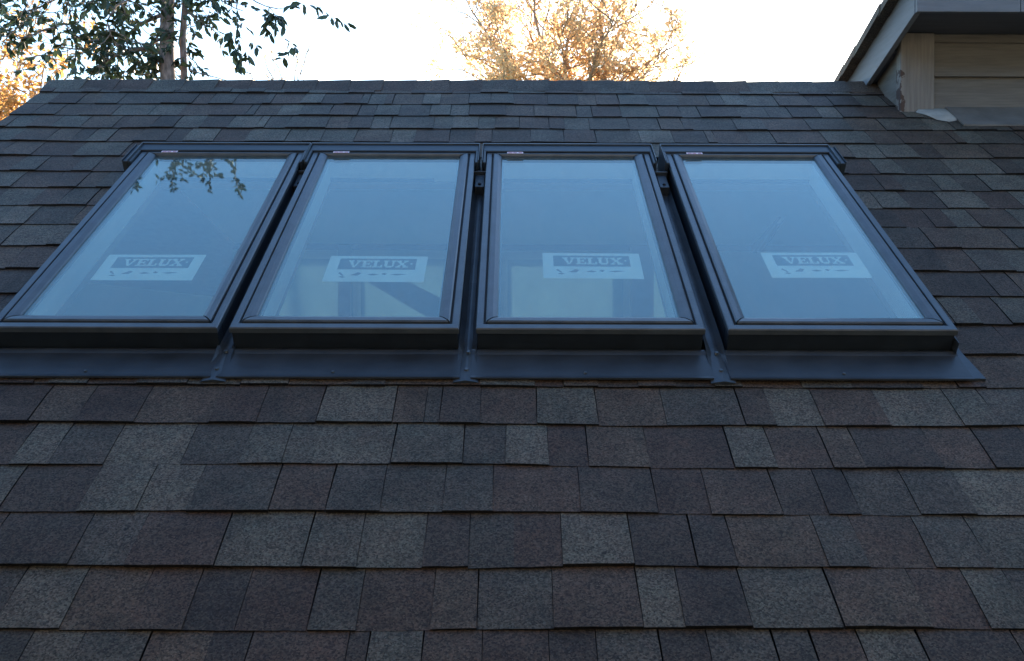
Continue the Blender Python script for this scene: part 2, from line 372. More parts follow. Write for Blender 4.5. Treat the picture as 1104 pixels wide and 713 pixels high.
# rear wall with openings added to backlight the blinds
WZ0, WZ1 = 4.35, 5.44
WINS = [(-1.75, -1.06), (-.95, -.25), (.0, .69), (.84, 1.30)]
wl.box(U0+.241, U1-.161, YR-.02, YR+.10, 0, WZ0); wl.box(U0+.241, U1-.161, YR-.02, YR+.10, WZ1, ZR-.15)
q = [U0+.241]+[p for a in WINS for p in a]+[U1-.161]
for i in range(0, len(q), 2): wl.box(q[i], q[i+1], YR-.02, YR+.10, WZ0, WZ1)
hb(wl, 'wall', SIDING)
iw = MB(); iw.box(UA-.005, UB, YR-.045, YR-.025, 2.8, WZ0); 
iw.box(UA-.005, UB, YR-.045, YR-.025, WZ1, ZR-.2)
for i in range(0, len(q), 2): iw.box(q[i], q[i+1], YR-.045, YR-.025, WZ0, WZ1)
iw.box(UA-.02, UA-.006, 1.2, YR-.05, 2.8, 5.2)
hb(iw, 'interior_wall', DRYWALL)
for a, b in WINS:
    m = MB(); m.box(a, b, YR+.03, YR+.036, WZ0, WZ1); hb(m, 'added_window', GLASS)
    m = MB(); m.box(a-.03, b+.03, YR-.062, YR-.058, WZ0-.03, WZ1+.02); hb(m, 'added_glow_blind', BLIND)  # added blinds glow from behind to brighten the lower middle panes
m = MB(); m.box(UA, UB, y_e+.13, YR-.05, 2.7, 2.8); hb(m, 'floor', FLOORM)
m = MB()       # post and knee brace in the room behind the second skylight
m.box(-1.02, -.95, 5.6, 5.68, 2.8, 5.5)
m.hexa([(-.88, 5.6, 5.30), (-.28, 5.6, 4.95), (-.28, 5.68, 4.95), (-.88, 5.68, 5.30), (-.88, 5.6, 5.42), (-.28, 5.6, 5.12), (-.28, 5.68, 5.12), (-.88, 5.68, 5.42)])
m.box(.70, .83, 5.6, 5.68, 2.8, 5.5)
hb(m, 'roof_post', BEAMM)
# drywall light shafts under the skylights
for x in SX:
    m = MB()
    a0, a1, b0, b1 = x+.05, x+SW-.05, SV+.05, SV+SL-.03; t = .012
    def sh_(u0, u1, v0, v1):
        m.hexa([roof(u0, v0, ND+.001), roof(u1, v0, ND+.001), roof(u1, v1, ND+.001), roof(u0, v1, ND+.001), roof(u0, v0, -.021), roof(u1, v0, -.021), roof(u1, v1, -.021), roof(u0, v1, -.021)])
    sh_(a0-t, a0, b0-t, b1+t); sh_(a1, a1+t, b0-t, b1+t); sh_(a0, a1, b0-t, b0); sh_(a0, a1, b1, b1+t)
    hb(m, 'light_shaft', DECK)
# unseen wing behind the camera, added to block sky light from the lower roof
m = MB(); m.box(-9, U1, -1.7, -1.3, 0, 7.7); m.box(-9.2, -9, -6, -1.3, 0, 7.7); m.box(U1-.2, U1, -6, -1.7, 0, 7.7); hb(m, 'sky_block_wall', SIDING)
m = MB(); m.hexa([(-9.4, -6.2, 7.5), (U1+.2, -6.2, 7.5), (U1+.2, .7, 7.5), (-9.4, .7, 7.5), (-9.4, -6.2, 9.6), (U1+.2, -6.2, 9.6), (U1+.2, .7, 7.68), (-9.4, .7, 7.68)]); hb(m, 'sky_block_roof', SOFFIT)
# rake boards, eave board
m = MB()
def slopebar(u0, u1, v0, v1, n0, n1):
    m.hexa([roof(u0, v0, n0), roof(u1, v0, n0), roof(u1, v1, n0), roof(u0, v1, n0), roof(u0, v0, n1), roof(u1, v0, n1), roof(u1, v1, n1), roof(u0, v1, n1)])
slopebar(U0-.002, U0+.018, V_E, RIDGE-.01, -.16, -.008)
slopebar(U0+.019, U1, V_E, V_E+.018, -.16, -.008)
hb(m, 'rake_board', FASCIA)
m = MB(); slopebar(U0-.010, U0+.05, V_E-.01, RIDGE-.005, -.005, -.0035); slopebar(U0-.010, U0-.008, V_E-.01, RIDGE-.005, -.035, -.0051)
hb(m, 'drip_edge', FLASH)

# ------------------------------------------------------------------ dormer, upper right
DY = 3.995; DU = 1.611; HS = CAM_Z+1.242; FY = 3.725; FU = 1.567; DEND = 5.0; SLP = math.tan(R(16.5)); DB = 7.2
dorm = bpy.data.objects.new('dormer', None); COL.objects.link(dorm); dorm.parent = house; dorm.location = (DU, DY-4.3, CAM_Z+.9)
tag(dorm, 'clapboard dormer rising from the shingles under a deep dark soffit')
def db(m, name, mt, **k):
    o = m.build(name, mt, None, **k); o.parent = dorm; o.matrix_parent_inverse = Matrix.Translation((-DU, -DY, -(CAM_Z+.9))); return o
zb = roof(0, 3.88).z
# lap siding: wedge boards
m = MB(); z = HS-.04-.1425*2
k = 0
levels = [CAM_Z+1.203-.1425*i for i in range(0, 3)]
for i, zt in enumerate(levels):
    z0 = zt-.1425 if i < 2 else zt-.06
    u = DU+.141; jn = [u, 2.95-.5*(i % 2), DEND]
    for a, b in zip(jn[:-1], jn[1:]):
        m.hexa([(a, DY-.020, z0+.003), (b-.002, DY-.020, z0+.003), (b-.002, DY+.02, z0+.003), (a, DY+.02, z0+.003), (a, DY-.002, zt+.004), (b-.002, DY-.002, zt+.004), (b-.002, DY+.02, zt+.004), (a, DY+.02, zt+.004)])
m.hexa([(DU+.141, DY-.012, CAM_Z+1.207), (DEND, DY-.012, CAM_Z+1.207), (DEND, DY+.02, CAM_Z+1.207), (DU+.141, DY+.02, CAM_Z+1.207), (DU+.141, DY-.010, HS), (DEND, DY-.010, HS), (DEND, DY+.02, HS), (DU+.141, DY+.02, HS)])
m.box(DU+.03, DEND, DY+.021, DY+.06, zb-.1, HS-.02)
db(m, 'siding', SIDING, bevel=.0015)
m = MB(); m.box(DU-.002, DU+.139, DY-.029, DY+.019, zb-.035, HS-.001)
db(m, 'corner_board', BOARD, bevel=.003)
m = MB()       # side wall of the dormer
yb = DB
def ctop(y): return HS+.03-(y-FY)*SLP
ys = [DY+.021, rz.y, yb]
def rooflow(y): return (roof(0, 0).z+(y-roof(0, 0).y)*math.tan(PITCH) if y < rz.y else rz.z-(y-rz.y)*math.tan(RP))-.06
for a, b in zip(ys[:-1], ys[1:]):
    m.hexa([(DU+.004, a, rooflow(a)), (DU+.03, a, rooflow(a)), (DU+.03, b, rooflow(b)), (DU+.004, b, rooflow(b)), (DU+.004, a, ctop(a)), (DU+.03, a, ctop(a)), (DU+.03, b, ctop(b)), (DU+.004, b, ctop(b))])
db(m, 'side_wall', SIDING)
FH = .15
m = MB()       # front fascia in three lengths, then the sloping side fascia
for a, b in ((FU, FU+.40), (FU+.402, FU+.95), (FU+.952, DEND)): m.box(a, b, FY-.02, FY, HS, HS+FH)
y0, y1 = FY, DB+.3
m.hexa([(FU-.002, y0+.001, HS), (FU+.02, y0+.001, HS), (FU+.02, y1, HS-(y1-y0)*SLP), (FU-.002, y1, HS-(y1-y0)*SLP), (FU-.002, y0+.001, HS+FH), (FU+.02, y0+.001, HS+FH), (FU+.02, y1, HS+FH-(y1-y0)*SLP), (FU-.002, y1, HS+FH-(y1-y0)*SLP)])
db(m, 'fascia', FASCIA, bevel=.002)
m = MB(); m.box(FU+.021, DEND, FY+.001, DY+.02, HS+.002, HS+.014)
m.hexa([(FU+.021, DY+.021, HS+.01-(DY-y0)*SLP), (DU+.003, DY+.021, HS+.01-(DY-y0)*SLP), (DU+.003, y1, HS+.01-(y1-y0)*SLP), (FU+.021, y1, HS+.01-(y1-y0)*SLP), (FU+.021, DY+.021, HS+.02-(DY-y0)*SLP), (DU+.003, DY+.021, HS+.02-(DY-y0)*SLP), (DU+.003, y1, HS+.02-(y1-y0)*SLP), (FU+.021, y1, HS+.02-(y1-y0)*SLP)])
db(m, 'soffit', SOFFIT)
m = MB()
y = FY-.06; i = 0
while y < y1:
    e = y+EXPO; z0, z1 = HS+FH+.006-(y-FY)*SLP, HS+FH+.006-(e+.02-FY)*SLP
    u = FU-.05+rnd.uniform(-.004, .004)
    while u < DEND:
        b = min(DEND, u+rnd.uniform(.12, .25)); m.col = rnd.choices(TONES, TW)[0]
        m.hexa([(u, y, z0-.004), (b, y, z0-.004), (b, e+.02, z1-.012), (u, e+.02, z1-.012), (u, y, z0+.024), (b, y, z0+.024), (b, e+.02, z1+.036), (u, e+.02, z1+.036)][:4] + [(u, y, z0+.030), (b, y, z0+.030), (b, e+.02, z1+.022), (u, e+.02, z1+.022)])
        u = b
    y = e
db(m, 'dormer_shingles', SHINGLE)
# apron flashing at the foot of the dormer
m = MB(); nU = 60; ap = []
for i in range(nU+1):
    u = 1.80+(DEND-1.80)*i/nU; e = 3.668+.010*noise.noise(Vector((u*5, 0, 0)))+.004*noise.noise(Vector((u*23, 3, 0)))
    ap += [roof(u, e, .012), roof(u, e+.003, .018), roof(u, 3.80, .019+.003*noise.noise(Vector((u*6, 1, 0)))), roof(u, 3.872, .022), roof(u, 3.872, .012)]
m.add(ap, [(i*5+j, i*5+5+j, i*5+5+(j+1) % 5, i*5+(j+1) % 5) for i in range(nU) for j in range(5)]+[(4, 3, 2, 1, 0)])
db(m, 'apron_flashing', ZINC)
m = MB(); pts = [(1.685, 3.872), (1.668, 3.835), (1.700, 3.80), (1.722, 3.745), (1.762, 3.722), (1.800, 3.738), (1.822, 3.79), (1.838, 3.85), (1.842, 3.872)]
n = len(pts); cx_, cy_ = 1.76, 3.81
low = [roof(u, v, .010) for u, v in pts]; top = [roof(u+(cx_-u)*.06, v+(cy_-v)*.06, .0165) for u, v in pts]
m.add(low+top+[roof(cx_, cy_, .018)], [(i, (i+1) % n, (i+1) % n+n, i+n) for i in range(n)]+[(i+n, (i+1) % n+n, 2*n) for i in range(n)])
db(m, 'sealant_patch', CAULK, smooth=True)

# ------------------------------------------------------------------ skylights
def glyphs():
    """slab-serif capitals on a unit-high grid: lists of convex quads/polys"""
    t = .20; s = .14
    def bar(x0, x1, y0, y1): return [(x0, y0), (x1, y0), (x1, y1), (x0, y1)]
    V = [[(.10, 1-s), (.36, 1-s), (.62, 0), (.44, 0)], [(.78, 1-s), (.94, 1-s), (.62, 0), (.50, 0)], bar(0, .46, 1-s, 1), bar(.66, 1.04, 1-s, 1)]
    E = [bar(.12, .12+t+.04, s, 1-s), bar(0, .84, 0, s), bar(0, .84, 1-s, 1), bar(.36, .62, .43, .57), bar(.72, .84, s, .30), bar(.72, .84, .70, 1-s), bar(.55, .66, .34, .66)]
    Lt = [bar(.12, .12+t+.04, s, 1-s), bar(0, .80, 0, s), bar(0, .50, 1-s, 1), bar(.66, .80, s, .36)]
    U = [bar(.10, .10+t+.04, .22, 1-s), bar(.72, .86, .22, 1-s), [(.10, .22), (.28, 0), (.68, 0), (.86, .22)], bar(0, .44, 1-s, 1), bar(.62, .96, 1-s, 1)]
    X = [[(.08, 1-s), (.36, 1-s), (.92, s), (.64, s)], [(.10, s), (.26, s), (.88, 1-s), (.72, 1-s)], bar(0, .42, 1-s, 1), bar(.60, .98, 1-s, 1), bar(0, .40, 0, s), bar(.56, 1.02, 0, s)]
    return [(V, 1.04), (E, .84), (Lt, .80), (U, .96), (X, 1.02)]
def ring_bars(m, x0, x1, y0, y1, wS, wB, wT, prof, gap=.0026):
    """four mitred bars round a rectangle; prof(t)->n gives height at t=0 outer .. 1 inner, list of (t,n) plus base n"""
    base, pr = prof
    X = [x0, x1]; ox0, ox1, oy0, oy1 = x0, x1, y0, y1; ix0, ix1, iy0, iy1 = x0+wS, x1-wS, y0+wB, y1-wT
    def L(a, b, t): return a+(b-a)*t
    sides = [((ox0, oy0), (ox1, oy0), (ix0, iy0), (ix1, iy0), (gap, 0)), ((ox1, oy0), (ox1, oy1), (ix1, iy0), (ix1, iy1), (0, gap)),
             ((ox1, oy1), (ox0, oy1), (ix1, iy1), (ix0, iy1), (-gap, 0)), ((ox0, oy1), (ox0, oy0), (ix0, iy1), (ix0, iy0), (0, -gap))]
    for oa, ob, ia, ib, gp in sides:
        A = []; B = []
        for t, n in [(0, base)]+pr+[(1, base)]:
            A.append((L(oa[0], ia[0], t)+gp[0], L(oa[1], ia[1], t)+gp[1], n)); B.append((L(ob[0], ib[0], t)-gp[0], L(ob[1], ib[1], t)-gp[1], n))
        k = len(A); m.add(A+B, [(i, i+k, (i+1) % k+k, (i+1) % k) for i in range(k)]+[tuple(range(k)), tuple(range(k, 2*k))[::-1]])
def screw(m, x, y, z, r=.0045):
    n = 10
    vs = [(x+r*math.cos(2*math.pi*i/n), y+r*math.sin(2*math.pi*i/n), z) for i in range(n)]+[(x+.75*r*math.cos(2*math.pi*i/n), y+.75*r*math.sin(2*math.pi*i/n), z+r*.7) for i in range(n)]
    m.add(vs, [(i, (i+1) % n, (i+1) % n+n, i+n) for i in range(n)]+[tuple(range(n, 2*n))])
def make_skylight():
    W, L = SW, SL
    t = empty('skylight')
    # curb-like outer frame
    m = MB(); wf = .046
    m.box(0.001, W-.001, 0.001, wf, .004, .0655); m.box(0.001, W-.001, L-.013, L-.001, .004, .066)
    m.box(0.001, wf, wf, L-.013, .004, .066); m.box(W-wf, W-.001, wf, L-.013, .004, .066)
    m.build('frame', FRAME, t, bevel=.002)
    # outer ledge of the cladding
    m = MB(); ring_bars(m, -.002, W+.002, -.004, L, .0185, .024, .003, (.0665, [(0, .0795), (.12, .082), (.9, .0815), (1, .080)]), gap=0)
    led = m.build('ledge', CLAD, t)
    m = MB(); ring_bars(m, .0165, W-.0165, .020, L-.003, .006, .007, .002, (.066, [(0, .0755), (1, .0755)]), gap=0)
    m.build('gasket', RUBBER, led)
    # inner mitred rails dipping to the glass
    m = MB(); ring_bars(m, .0225, W-.0225, .027, L-.005, .030, .036, .010, (.066, [(0, .0815), (.12, .0845), (.55, .083), (.9, .0775), (1, .0735)]))
    m.build('cladding', CLAD, t)
    # glass with dark spacer
    m = MB(); m.box(.047, W-.047, .055, L-.0135, .0670, .0718)
    m.build('glass_pane', GLASS, t)
    m = MB(); ring_bars(m, .0472, W-.0472, .0552, L-.0137, .010, .012, .010, (.056, [(0, .0655), (1, .0655)]), gap=0)
    m.build('spacer', mat_spacer, t)
    # white wooden lining below the glass
    m = MB(); ring_bars(m, .0465, W-.0465, .0465, L-.0135, .006, .006, .006, (-.018, [(0, .0555), (1, .0555)]), gap=0)
    m.build('lining', WHITE, t)
    # sill flashing: rolled bead, sloping apron, turned-up foot
    m = MB(); nU = 30; sec = []
    for i in range(nU+1):
        u = -.012+(W+.020)*i/nU; w1 = .0014*noise.noise(Vector((u*9, 2, 0))); w2 = .002*noise.noise(Vector((u*5, 8, 0)))
        sec += [(u, -.0005, .006), (u, -.0005, .0175), (u, -.005, .0215), (u, -.012, .0225+w1), (u, -.018, .0205+w1), (u, -.024, .0180+w1), (u, -.074, .0175+w1+w2), (u, -.116, .0180+w2), (u, -.127+w2, .0200), (u, -.128+w2, .0155), (u, -.06, .005)]
    K = 11; m.add(sec, [(i*K+j, i*K+(j+1) % K, i*K+K+(j+1) % K, i*K+K+j) for i in range(nU) for j in range(K)]+[tuple(range(K))[::-1], tuple(range(nU*K, nU*K+K))])
    fl = m.build('sill_flashing', FLASH, t, smooth=False)
    m = MB(); screw(m, W*.47, -.104, .0182, .0045); m.build('screw', SCREW, fl)
    # head cover with short arms down both sides
    m = MB(); m.box(-.014, W+.014, L+.002, L+.058, .004, .089); m.box(-.014, -.004, L-.105, L+.0015, .004, .090); m.box(W+.004, W+.014, L-.105, L+.0015, .004, .090)
    hd = m.build('head_cover', HEAD, t, bevel=.003)
    m = MB(); m.box(-.016, W+.016, L+.0585, L+.066, .006, .094); m.box(-.0165, -.0145, L-.10, L+.058, .006, .096); m.box(W+.0145, W+.0165, L-.10, L+.058, .006, .096)
    m.build('edge_trim', CLAD, hd, bevel=.0008)
    m = MB(); m.box(.070, .126, L-.0118, L+.0018, .0852, .0860)
    tg = m.build('paper_tag', TAGM, t)
    m = MB()
    for a, b in ((.074, .088), (.091, .104), (.110, .122)): m.box(a, b, L-.009, L-.003, .0861, .0863)
    m.build('tag_print', TAGI, tg)
    # paper sticker on the inner face of the glass
    sw, sh2 = .277, .150; nz = .0660
    m = MB(); m.box(0, sw, 0, sh2, nz-.0006, nz); st = m.build('sticker', STICK, t)
    m = MB(); bx0, bx1, by0, by1 = .030, .247, .070, .134
    m.box(bx0, bx1, by0, by1, nz+.0001, nz+.0003)
    lg = m.build('logo_panel', LOGO, st)
    m = MB(); x = .055; hgt = .041; y = .0815
    zz = 0
    for polys, adv in glyphs():
        for P in polys:
            m.prism([(x+px*hgt*.86, y+py*hgt) for px, py in P], nz+.0004, nz+.0006+zz); zz += .00001
        x += (adv+.05)*hgt*.86
    c = [(x+.006+.0035*math.cos(a*math.pi/4), y+hgt*.55+.0035*math.sin(a*math.pi/4)) for a in range(8)]; m.prism(c, nz+.0004, nz+.0007)
    m.build('lettering', STICK, st)
    def P(pts):    # small row of marks
        m = MB(); m.prism(pts, nz+.0001, nz+.0003); m.build('icon', ICON, st)
    P([(.036, .048), (.048, .034), (.054, .032), (.050, .040), (.040, .054)])
    P([(.070, .036), (.092, .034), (.101, .048), (.090, .054), (.084, .046)])
    P([(.118, .040), (.134, .036), (.150, .040), (.134, .046)])
    P([(.180, .042), (.200, .037), (.228, .043), (.205, .046)]); P([(.040, .026), (.052, .022), (.060, .026), (.048, .030)]); P([(.156, .044), (.166, .038), (.172, .046), (.162, .050)])
    return t
mat_spacer = mat('spacer_bar', (.16, .17, .18), .4, metal=.3)
def children(o): return [c for c in bpy.data.objects if c.parent == o]
def copy_tree(o, parent=None):
    c = o.copy(); COL.objects.link(c); c.parent = parent
    for ch in children(o): copy_tree(ch, c)
    return c
proto = make_skylight()
LB = ['leftmost skylight, with dark leaves reflected in the top of its glass',
      'second skylight from the left, a dark diagonal brace behind its lower glass',
      'third skylight from the left, its lower glass brightest with a dark upright post behind',
      'skylight at the right end of the bank, nearest the clapboard dormer, plain blue glass']
SO = [(.150, .265), (.182, .262), (.174, .285), (.176, .292)]
trees_ = []
lights = [proto]+[copy_tree(proto) for _ in range(3)]
for i, o in enumerate(lights):
    o.location = roof(SX[i], SV, 0); o.rotation_euler = (PITCH, 0, R((.05, -.08, .06, -.04)[i]))
    tag(o, LB[i], 'skylight', 'dark framed skylights set side by side in the roof')
    st = [c for c in children(o) if c.name.startswith('sticker')][0]
    st.location = (SO[i][0], SO[i][1], 0); st.rotation_euler = (0, 0, R((.2, -.4, -.5, .3)[i]))

for o, sg in ((lights[0], -1), (lights[3], 1)):      # wider wrapped ends at both ends of the bank
    m = MB(); f_ = lambda a: SW/2+sg*(SW/2+a)
    x0, x1 = sorted((f_(.017), f_(.034))); m.box(x0, x1, SL-.10, SL+.050, .004, .088)
    x0, x1 = sorted((f_(.0345), f_(.0375))); m.box(x0, x1, SL-.098, SL+.052, .004, .093)
    m.build('end_cover', HEAD, o, bevel=.002)
# metal gutters in the gaps between skylights
def make_gutter():
    t = empty('gutter_flashing'); G = .046; m = MB(); m.col = None
    ys = [-.138+i*.0368 for i in range(33)]; sec = []
    for i, y in enumerate(ys):
        fl = .012*max(0, 1-(y+.13)/.07); wv = .0012*noise.noise(Vector((0, y*9, 3)))
        st = .0025*(1-((y+.13) % .147)/.147)
        sec += [(-fl*.6, y, .030 if y > 0 else .012+.10*max(0, y+.12)), (.003-fl*.4, y, .014+st+wv), (G*.45, y, .018+st+wv), (G*.55, y, .018+st+wv), (G-.003+fl*.4, y, .014+st+wv), (G+fl*.6, y, .030 if y > 0 else .012+.10*max(0, y+.12)), (G*.5, y, .008)]
    K = 7; m.add(sec, [(i*K+j, i*K+(j+1) % K, i*K+K+(j+1) % K, i*K+K+j) for i in range(len(ys)-1) for j in range(K)]+[tuple(range(K))[::-1], tuple(range((len(ys)-1)*K, len(ys)*K))])
    m.build('channel', CHAN, t)
    m = MB(); screw(m, G*.5, -.095, .0195, .006); m.build('screw', SCREW, t)
    m = MB(); screw(m, G*.55, -.02, .021, .006); m.build('screw', SCREW, t)
    m = MB(); m.box(.007, G-.007, .945, 1.045, .018, .050); m.box(.001, G-.001, 1.046, 1.054, .018, .062)
    b = m.build('bracket', CHAN, t, bevel=.002)
    m = MB(); screw(m, G*.5, .965, .0502, .006); m.build('bolt', RUBBER, b)
    return t
gp = make_gutter()
GL = ['dark metal gutter strip between the leftmost skylight and the second skylight', 'metal gutter strip with a bolted top bracket between the second and third skylights',
      'dark metal gutter strip between the third skylight and the rightmost skylight']
for i, o in enumerate([gp]+[copy_tree(gp) for _ in range(2)]):
    x = (SX[i]+SW+SX[i+1])/2-.023
    o.location = roof(x, SV, 0); o.rotation_euler = (PITCH, 0, 0)
    tag(o, GL[i], 'flashing', 'metal gutter strips in the gaps between the skylights')
# outer side flashings of the bank
for ux, lab in ((SX[0]-.030, 'narrow bent metal side flashing along the left edge of the leftmost skylight'), (SX[3]+SW+.002, 'narrow bent metal side flashing along the right edge of the rightmost skylight')):
    m = MB(); sgn = -1 if ux < 0 else 1
    t = tag(m_ := None or empty('side_flashing', roof(ux, SV, 0), (PITCH, 0, 0)), lab, 'flashing', 'side flashings at the two ends of the skylight bank')
    if sgn < 0: m.box(.026, .028, -.02, 1.05, .004, .055); m.box(-.004, .0255, -.118, 1.05, .004, .0155)
    else: m.box(.000, .002, -.02, 1.05, .004, .055); m.box(.0025, .024, -.118, 1.05, .004, .0155); m.prism([(.024, -.118), (.038, -.118), (.024, .0)], .004, .0150)
    m.build('flashing_strip', CHAN, t)

# ------------------------------------------------------------------ trees
def leaf(m, p, d, size, rr_, width=.5):
    d = d.normalized(); a = d.cross(Vector((rr_.uniform(-1, 1), rr_.uniform(-1, 1), rr_.uniform(-1, 1)))).normalized(); nrm = d.cross(a)
    w_ = size*width*.5; b = p; tip = p+d*size+nrm*size*rr_.uniform(-.12, .05)
    f1, f2 = -nrm*w_*.35, -nrm*w_*.3
    m.add([b, p+d*size*.3+a*w_*.85+f1, p+d*size*.65+a*w_*.8+f2, tip, p+d*size*.65-a*w_*.8+f2, p+d*size*.3-a*w_*.85+f1], [(0, 1, 2, 3), (0, 3, 4, 5)])
def wander(a, b, n, amp, r_):
    a, b = Vector(a), Vector(b); L = (b-a).length; out = [a]; off = Vector()
    for i in range(1, n):
        off += Vector((r_.gauss(0, 1), r_.gauss(0, 1), r_.gauss(0, 1)))*amp*L/n
        t = i/n; out.append(a.lerp(b, t)+off*(math.sin(math.pi*t)*1.0))
    return out+[b]
r_ = random.Random(5)
tr = empty('leafy_tree', (-2.53, 7.0, 0)); tag(tr, 'dark leaved tree with a pale trunk rising just behind the left end of the ridge', 'tree')
MI = Matrix.Translation((2.53, -7.0, 0))
wood = MB(); stem2 = MB(); lv = MB()
def P(x, y, Y): return at(x, y, Y)
tp = [Vector((-2.56, 7.0, -.05)), Vector((-2.55, 7.0, 3)), P(181, 87, 7), P(180, 50, 7), P(181, 10, 7), P(183, -60, 7.02), P(178, -180, 7.05), P(186, -300, 7.0), P(180, -420, 6.95)]
wood.tube(tp, [.085, .07, .054, .051, .048, .042, .034, .024, .010], 12)
tp2 = [Vector((-2.47, 7.1, -.05)), Vector((-2.44, 7.1, 3)), P(199, 87, 7.05), P(197, 40, 7.05), P(200, 0, 7.05), P(212, -80, 7), P(226, -190, 6.9), P(236, -300, 6.8)]
stem2.tube(tp2, [.045, .038, .026, .025, .022, .018, .012, .006], 8)
def twig(a, b, nl, size=.072, rad=.004, amp=.35, start=.25, droop=.6, leafmb=None):
    pts = wander(a, b, 7, amp, r_)
    wood.tube(pts, [rad*(1-.75*i/7) for i in range(8)], 4, cap=False)
    for i in range(nl):
        t = start+(1-start)*(i+r_.random())/nl; k = min(6, int(t*7)); p = pts[k].lerp(pts[k+1], t*7-k)
        d = (pts[k+1]-pts[k]).normalized()*.6+Vector((r_.gauss(0, .7), r_.gauss(0, .7), r_.gauss(-droop, .5)))
        leaf(lv, p, d, size*r_.uniform(.65, 1.25), r_)
    return pts
def limb(a, b, rad, subs, nl, spread, size=.07, amp=.3):
    pts = wander(a, b, 8, amp, r_)
    wood.tube(pts, [rad*(1-.8*i/8)+.002 for i in range(9)], 6, cap=False)
    for s_ in range(subs):
        t = .2+.8*(s_+r_.random())/subs; k = min(7, int(t*8)); p = pts[k].lerp(pts[k+1], t*8-k)
        q = p+Vector((r_.gauss(0, 1), r_.gauss(0, .8), r_.gauss(-.25, .8)))*spread
        twig(p, q, nl, size)
# left mass (photo pixels, distance)
for (x0, y0, x1, y1, Y, rad, subs, nl, sp) in [
    (178, 60, 70, 25, 7.2, .012, 15, 9, .20), (178, 40, 95, 75, 6.9, .010, 13, 9, .18), (178, 15, 60, 50, 7.3, .014, 16, 9, .21), (180, -20, 90, 8, 6.9, .014, 16, 9, .22),
    (180, -40, 20, 15, 7.3, .016, 17, 8, .24), (180, -60, 120, 40, 6.7, .012, 14, 9, .2), (180, -80, -40, -30, 7.1, .018, 20, 8, .3), (178, 75, 112, 84, 7.2, .007, 8, 8, .11),
    (178, 30, 140, 68, 7.3, .008, 10, 9, .14), (182, -60, 215, 10, 6.9, .010, 12, 9, .2), (198, 10, 232, 30, 7.0, .006, 7, 8, .13), (199, 55, 214, 74, 7.0, .004, 4, 8, .08),
    (178, 68, 160, 62, 6.9, .005, 5, 9, .09), (60, 30, 8, 28, 7.2, .006, 6, 7, .12), (30, 5, 2, 48, 7.0, .005, 4, 7, .12), (182, -70, 252, -12, 6.8, .010, 9, 8, .2),
    (198, -30, 262, 12, 6.9, .007, 5, 8, .11),
    ]:
    limb(P(x0, y0, 7.0), P(x1, y1, Y), rad, int(subs*1.5), nl, sp)
for y in (-20, -2, 10, 24, 34, 48, 60):      # sprays crossing in front of the trunk
    twig(P(181, y-14, 7), P(181+r_.uniform(-9, 9), y+r_.uniform(-4, 8), 6.85), 8, .06, .003, .3, .2, .4)
# right hand sprays, fewer and larger leaves hanging clear against the sky
a = P(236, -30, 6.7); b = P(300, 10, 6.5)
main = wander(a, b, 6, .12, r_); wood.tube(main, [.008, .007, .006, .006, .005, .004, .004], 5)
limb(P(199, -40, 7.0), a, .012, 4, 6, .18)
twig(b, P(345, 8, 6.4), 12, .075, .003, .2, .3, .9); twig(P(345, 8, 6.4), P(378, 24, 6.35), 9, .075, .002, .2, .2, .7)
for (x, y) in ((288, 22), (296, 30), (302, 18), (306, 28), (292, 40)): twig(P(290, 8, 6.5), P(x, y, 6.5+r_.uniform(-.15, .15)), 9, .075, .002, .3, .45, .9)
tw = twig(P(258, -18, 6.6), P(262, 72, 6.6), 22, .072, .0035, .12, .3, .7)
for (x, y) in ((246, 48), (238, 42), (278, 52), (252, 60), (268, 62), (256, 72)): twig(P(262, y-16, 6.6), P(x, y, 6.6), 6, .078, .002, .25, .5, 1.0)
twig(P(318, 48, 6.5), P(305, 64, 6.5), 7, .07, .002, .2, .2, .5); twig(P(300, 36, 6.5), P(322, 54, 6.5), 6, .07, .002, .2, .3, .4)
twig(P(205, 76, 7), P(258, 92, 6.6), 1, .05, .006, .05, .5)
# upper crown out of frame (it is what the left skylight mirrors)
for i in range(20):
    k = r_.uniform(-330, -90); x1 = 180+r_.uniform(-330, 40); y1 = k+r_.uniform(-60, 130)
    limb(P(181, k, 7.0), P(x1, y1, 7.0+r_.uniform(-.9, 1.2)), .014, 14, 9, .26)
NR = Vector((0, -PS, PC))
def mirrored(x, y, t):
    '''where a ray bounced off the left skylight goes: used to seat the crown's top so the glass mirrors it'''
    d = at(x, y, 1)-Vector((0, 0, CAM_Z)); g_ = (H-.07)/-(d.dot(NR)); p = Vector((0, 0, CAM_Z))+d*g_
    return p+(d-NR*2*d.dot(NR)).normalized()*t
for (x, y, x0, y0, k) in ((149, 181, 152, 168, 5), (143, 206, 150, 180, 5), (187, 181, 190, 160, 5), (188, 206, 187, 180, 6), (198, 195, 200, 165, 5), (225, 181, 222, 160, 6), (236, 190, 225, 170, 5), (254, 187, 240, 165, 5), (225, 208, 228, 180, 4), (259, 212, 254, 190, 4), (210, 170, 205, 150, 6), (170, 172, 165, 158, 4), ):
    tt = 5.6+r_.uniform(-.3, .3); a_ = mirrored(x0, y0, tt); b_ = mirrored(x, y, tt)
    wood.tube(wander(P(181, -330, 7), a_, 6, .15, r_), [.010, .009, .008, .006, .005, .004, .003], 5, cap=False)
    twig(a_, b_, k*4, .056, .003, .3, .1, -.3)
    twig(a_, b_+Vector((r_.gauss(0, .13), r_.gauss(0, .1), r_.gauss(-.1, .08))), k*3, .056, .003, .3, .1, -.3)
def pt(o_mb, name, mt, par, mi, **k):
    o = o_mb.build(name, mt, None, **k); o.parent = par; o.matrix_parent_inverse = mi; return o
pt(wood, 'trunk', BARK, tr, MI, smooth=True); pt(stem2, 'side_stem', BARK, tr, MI, smooth=True); pt(lv, 'crown', LEAF, tr, MI)

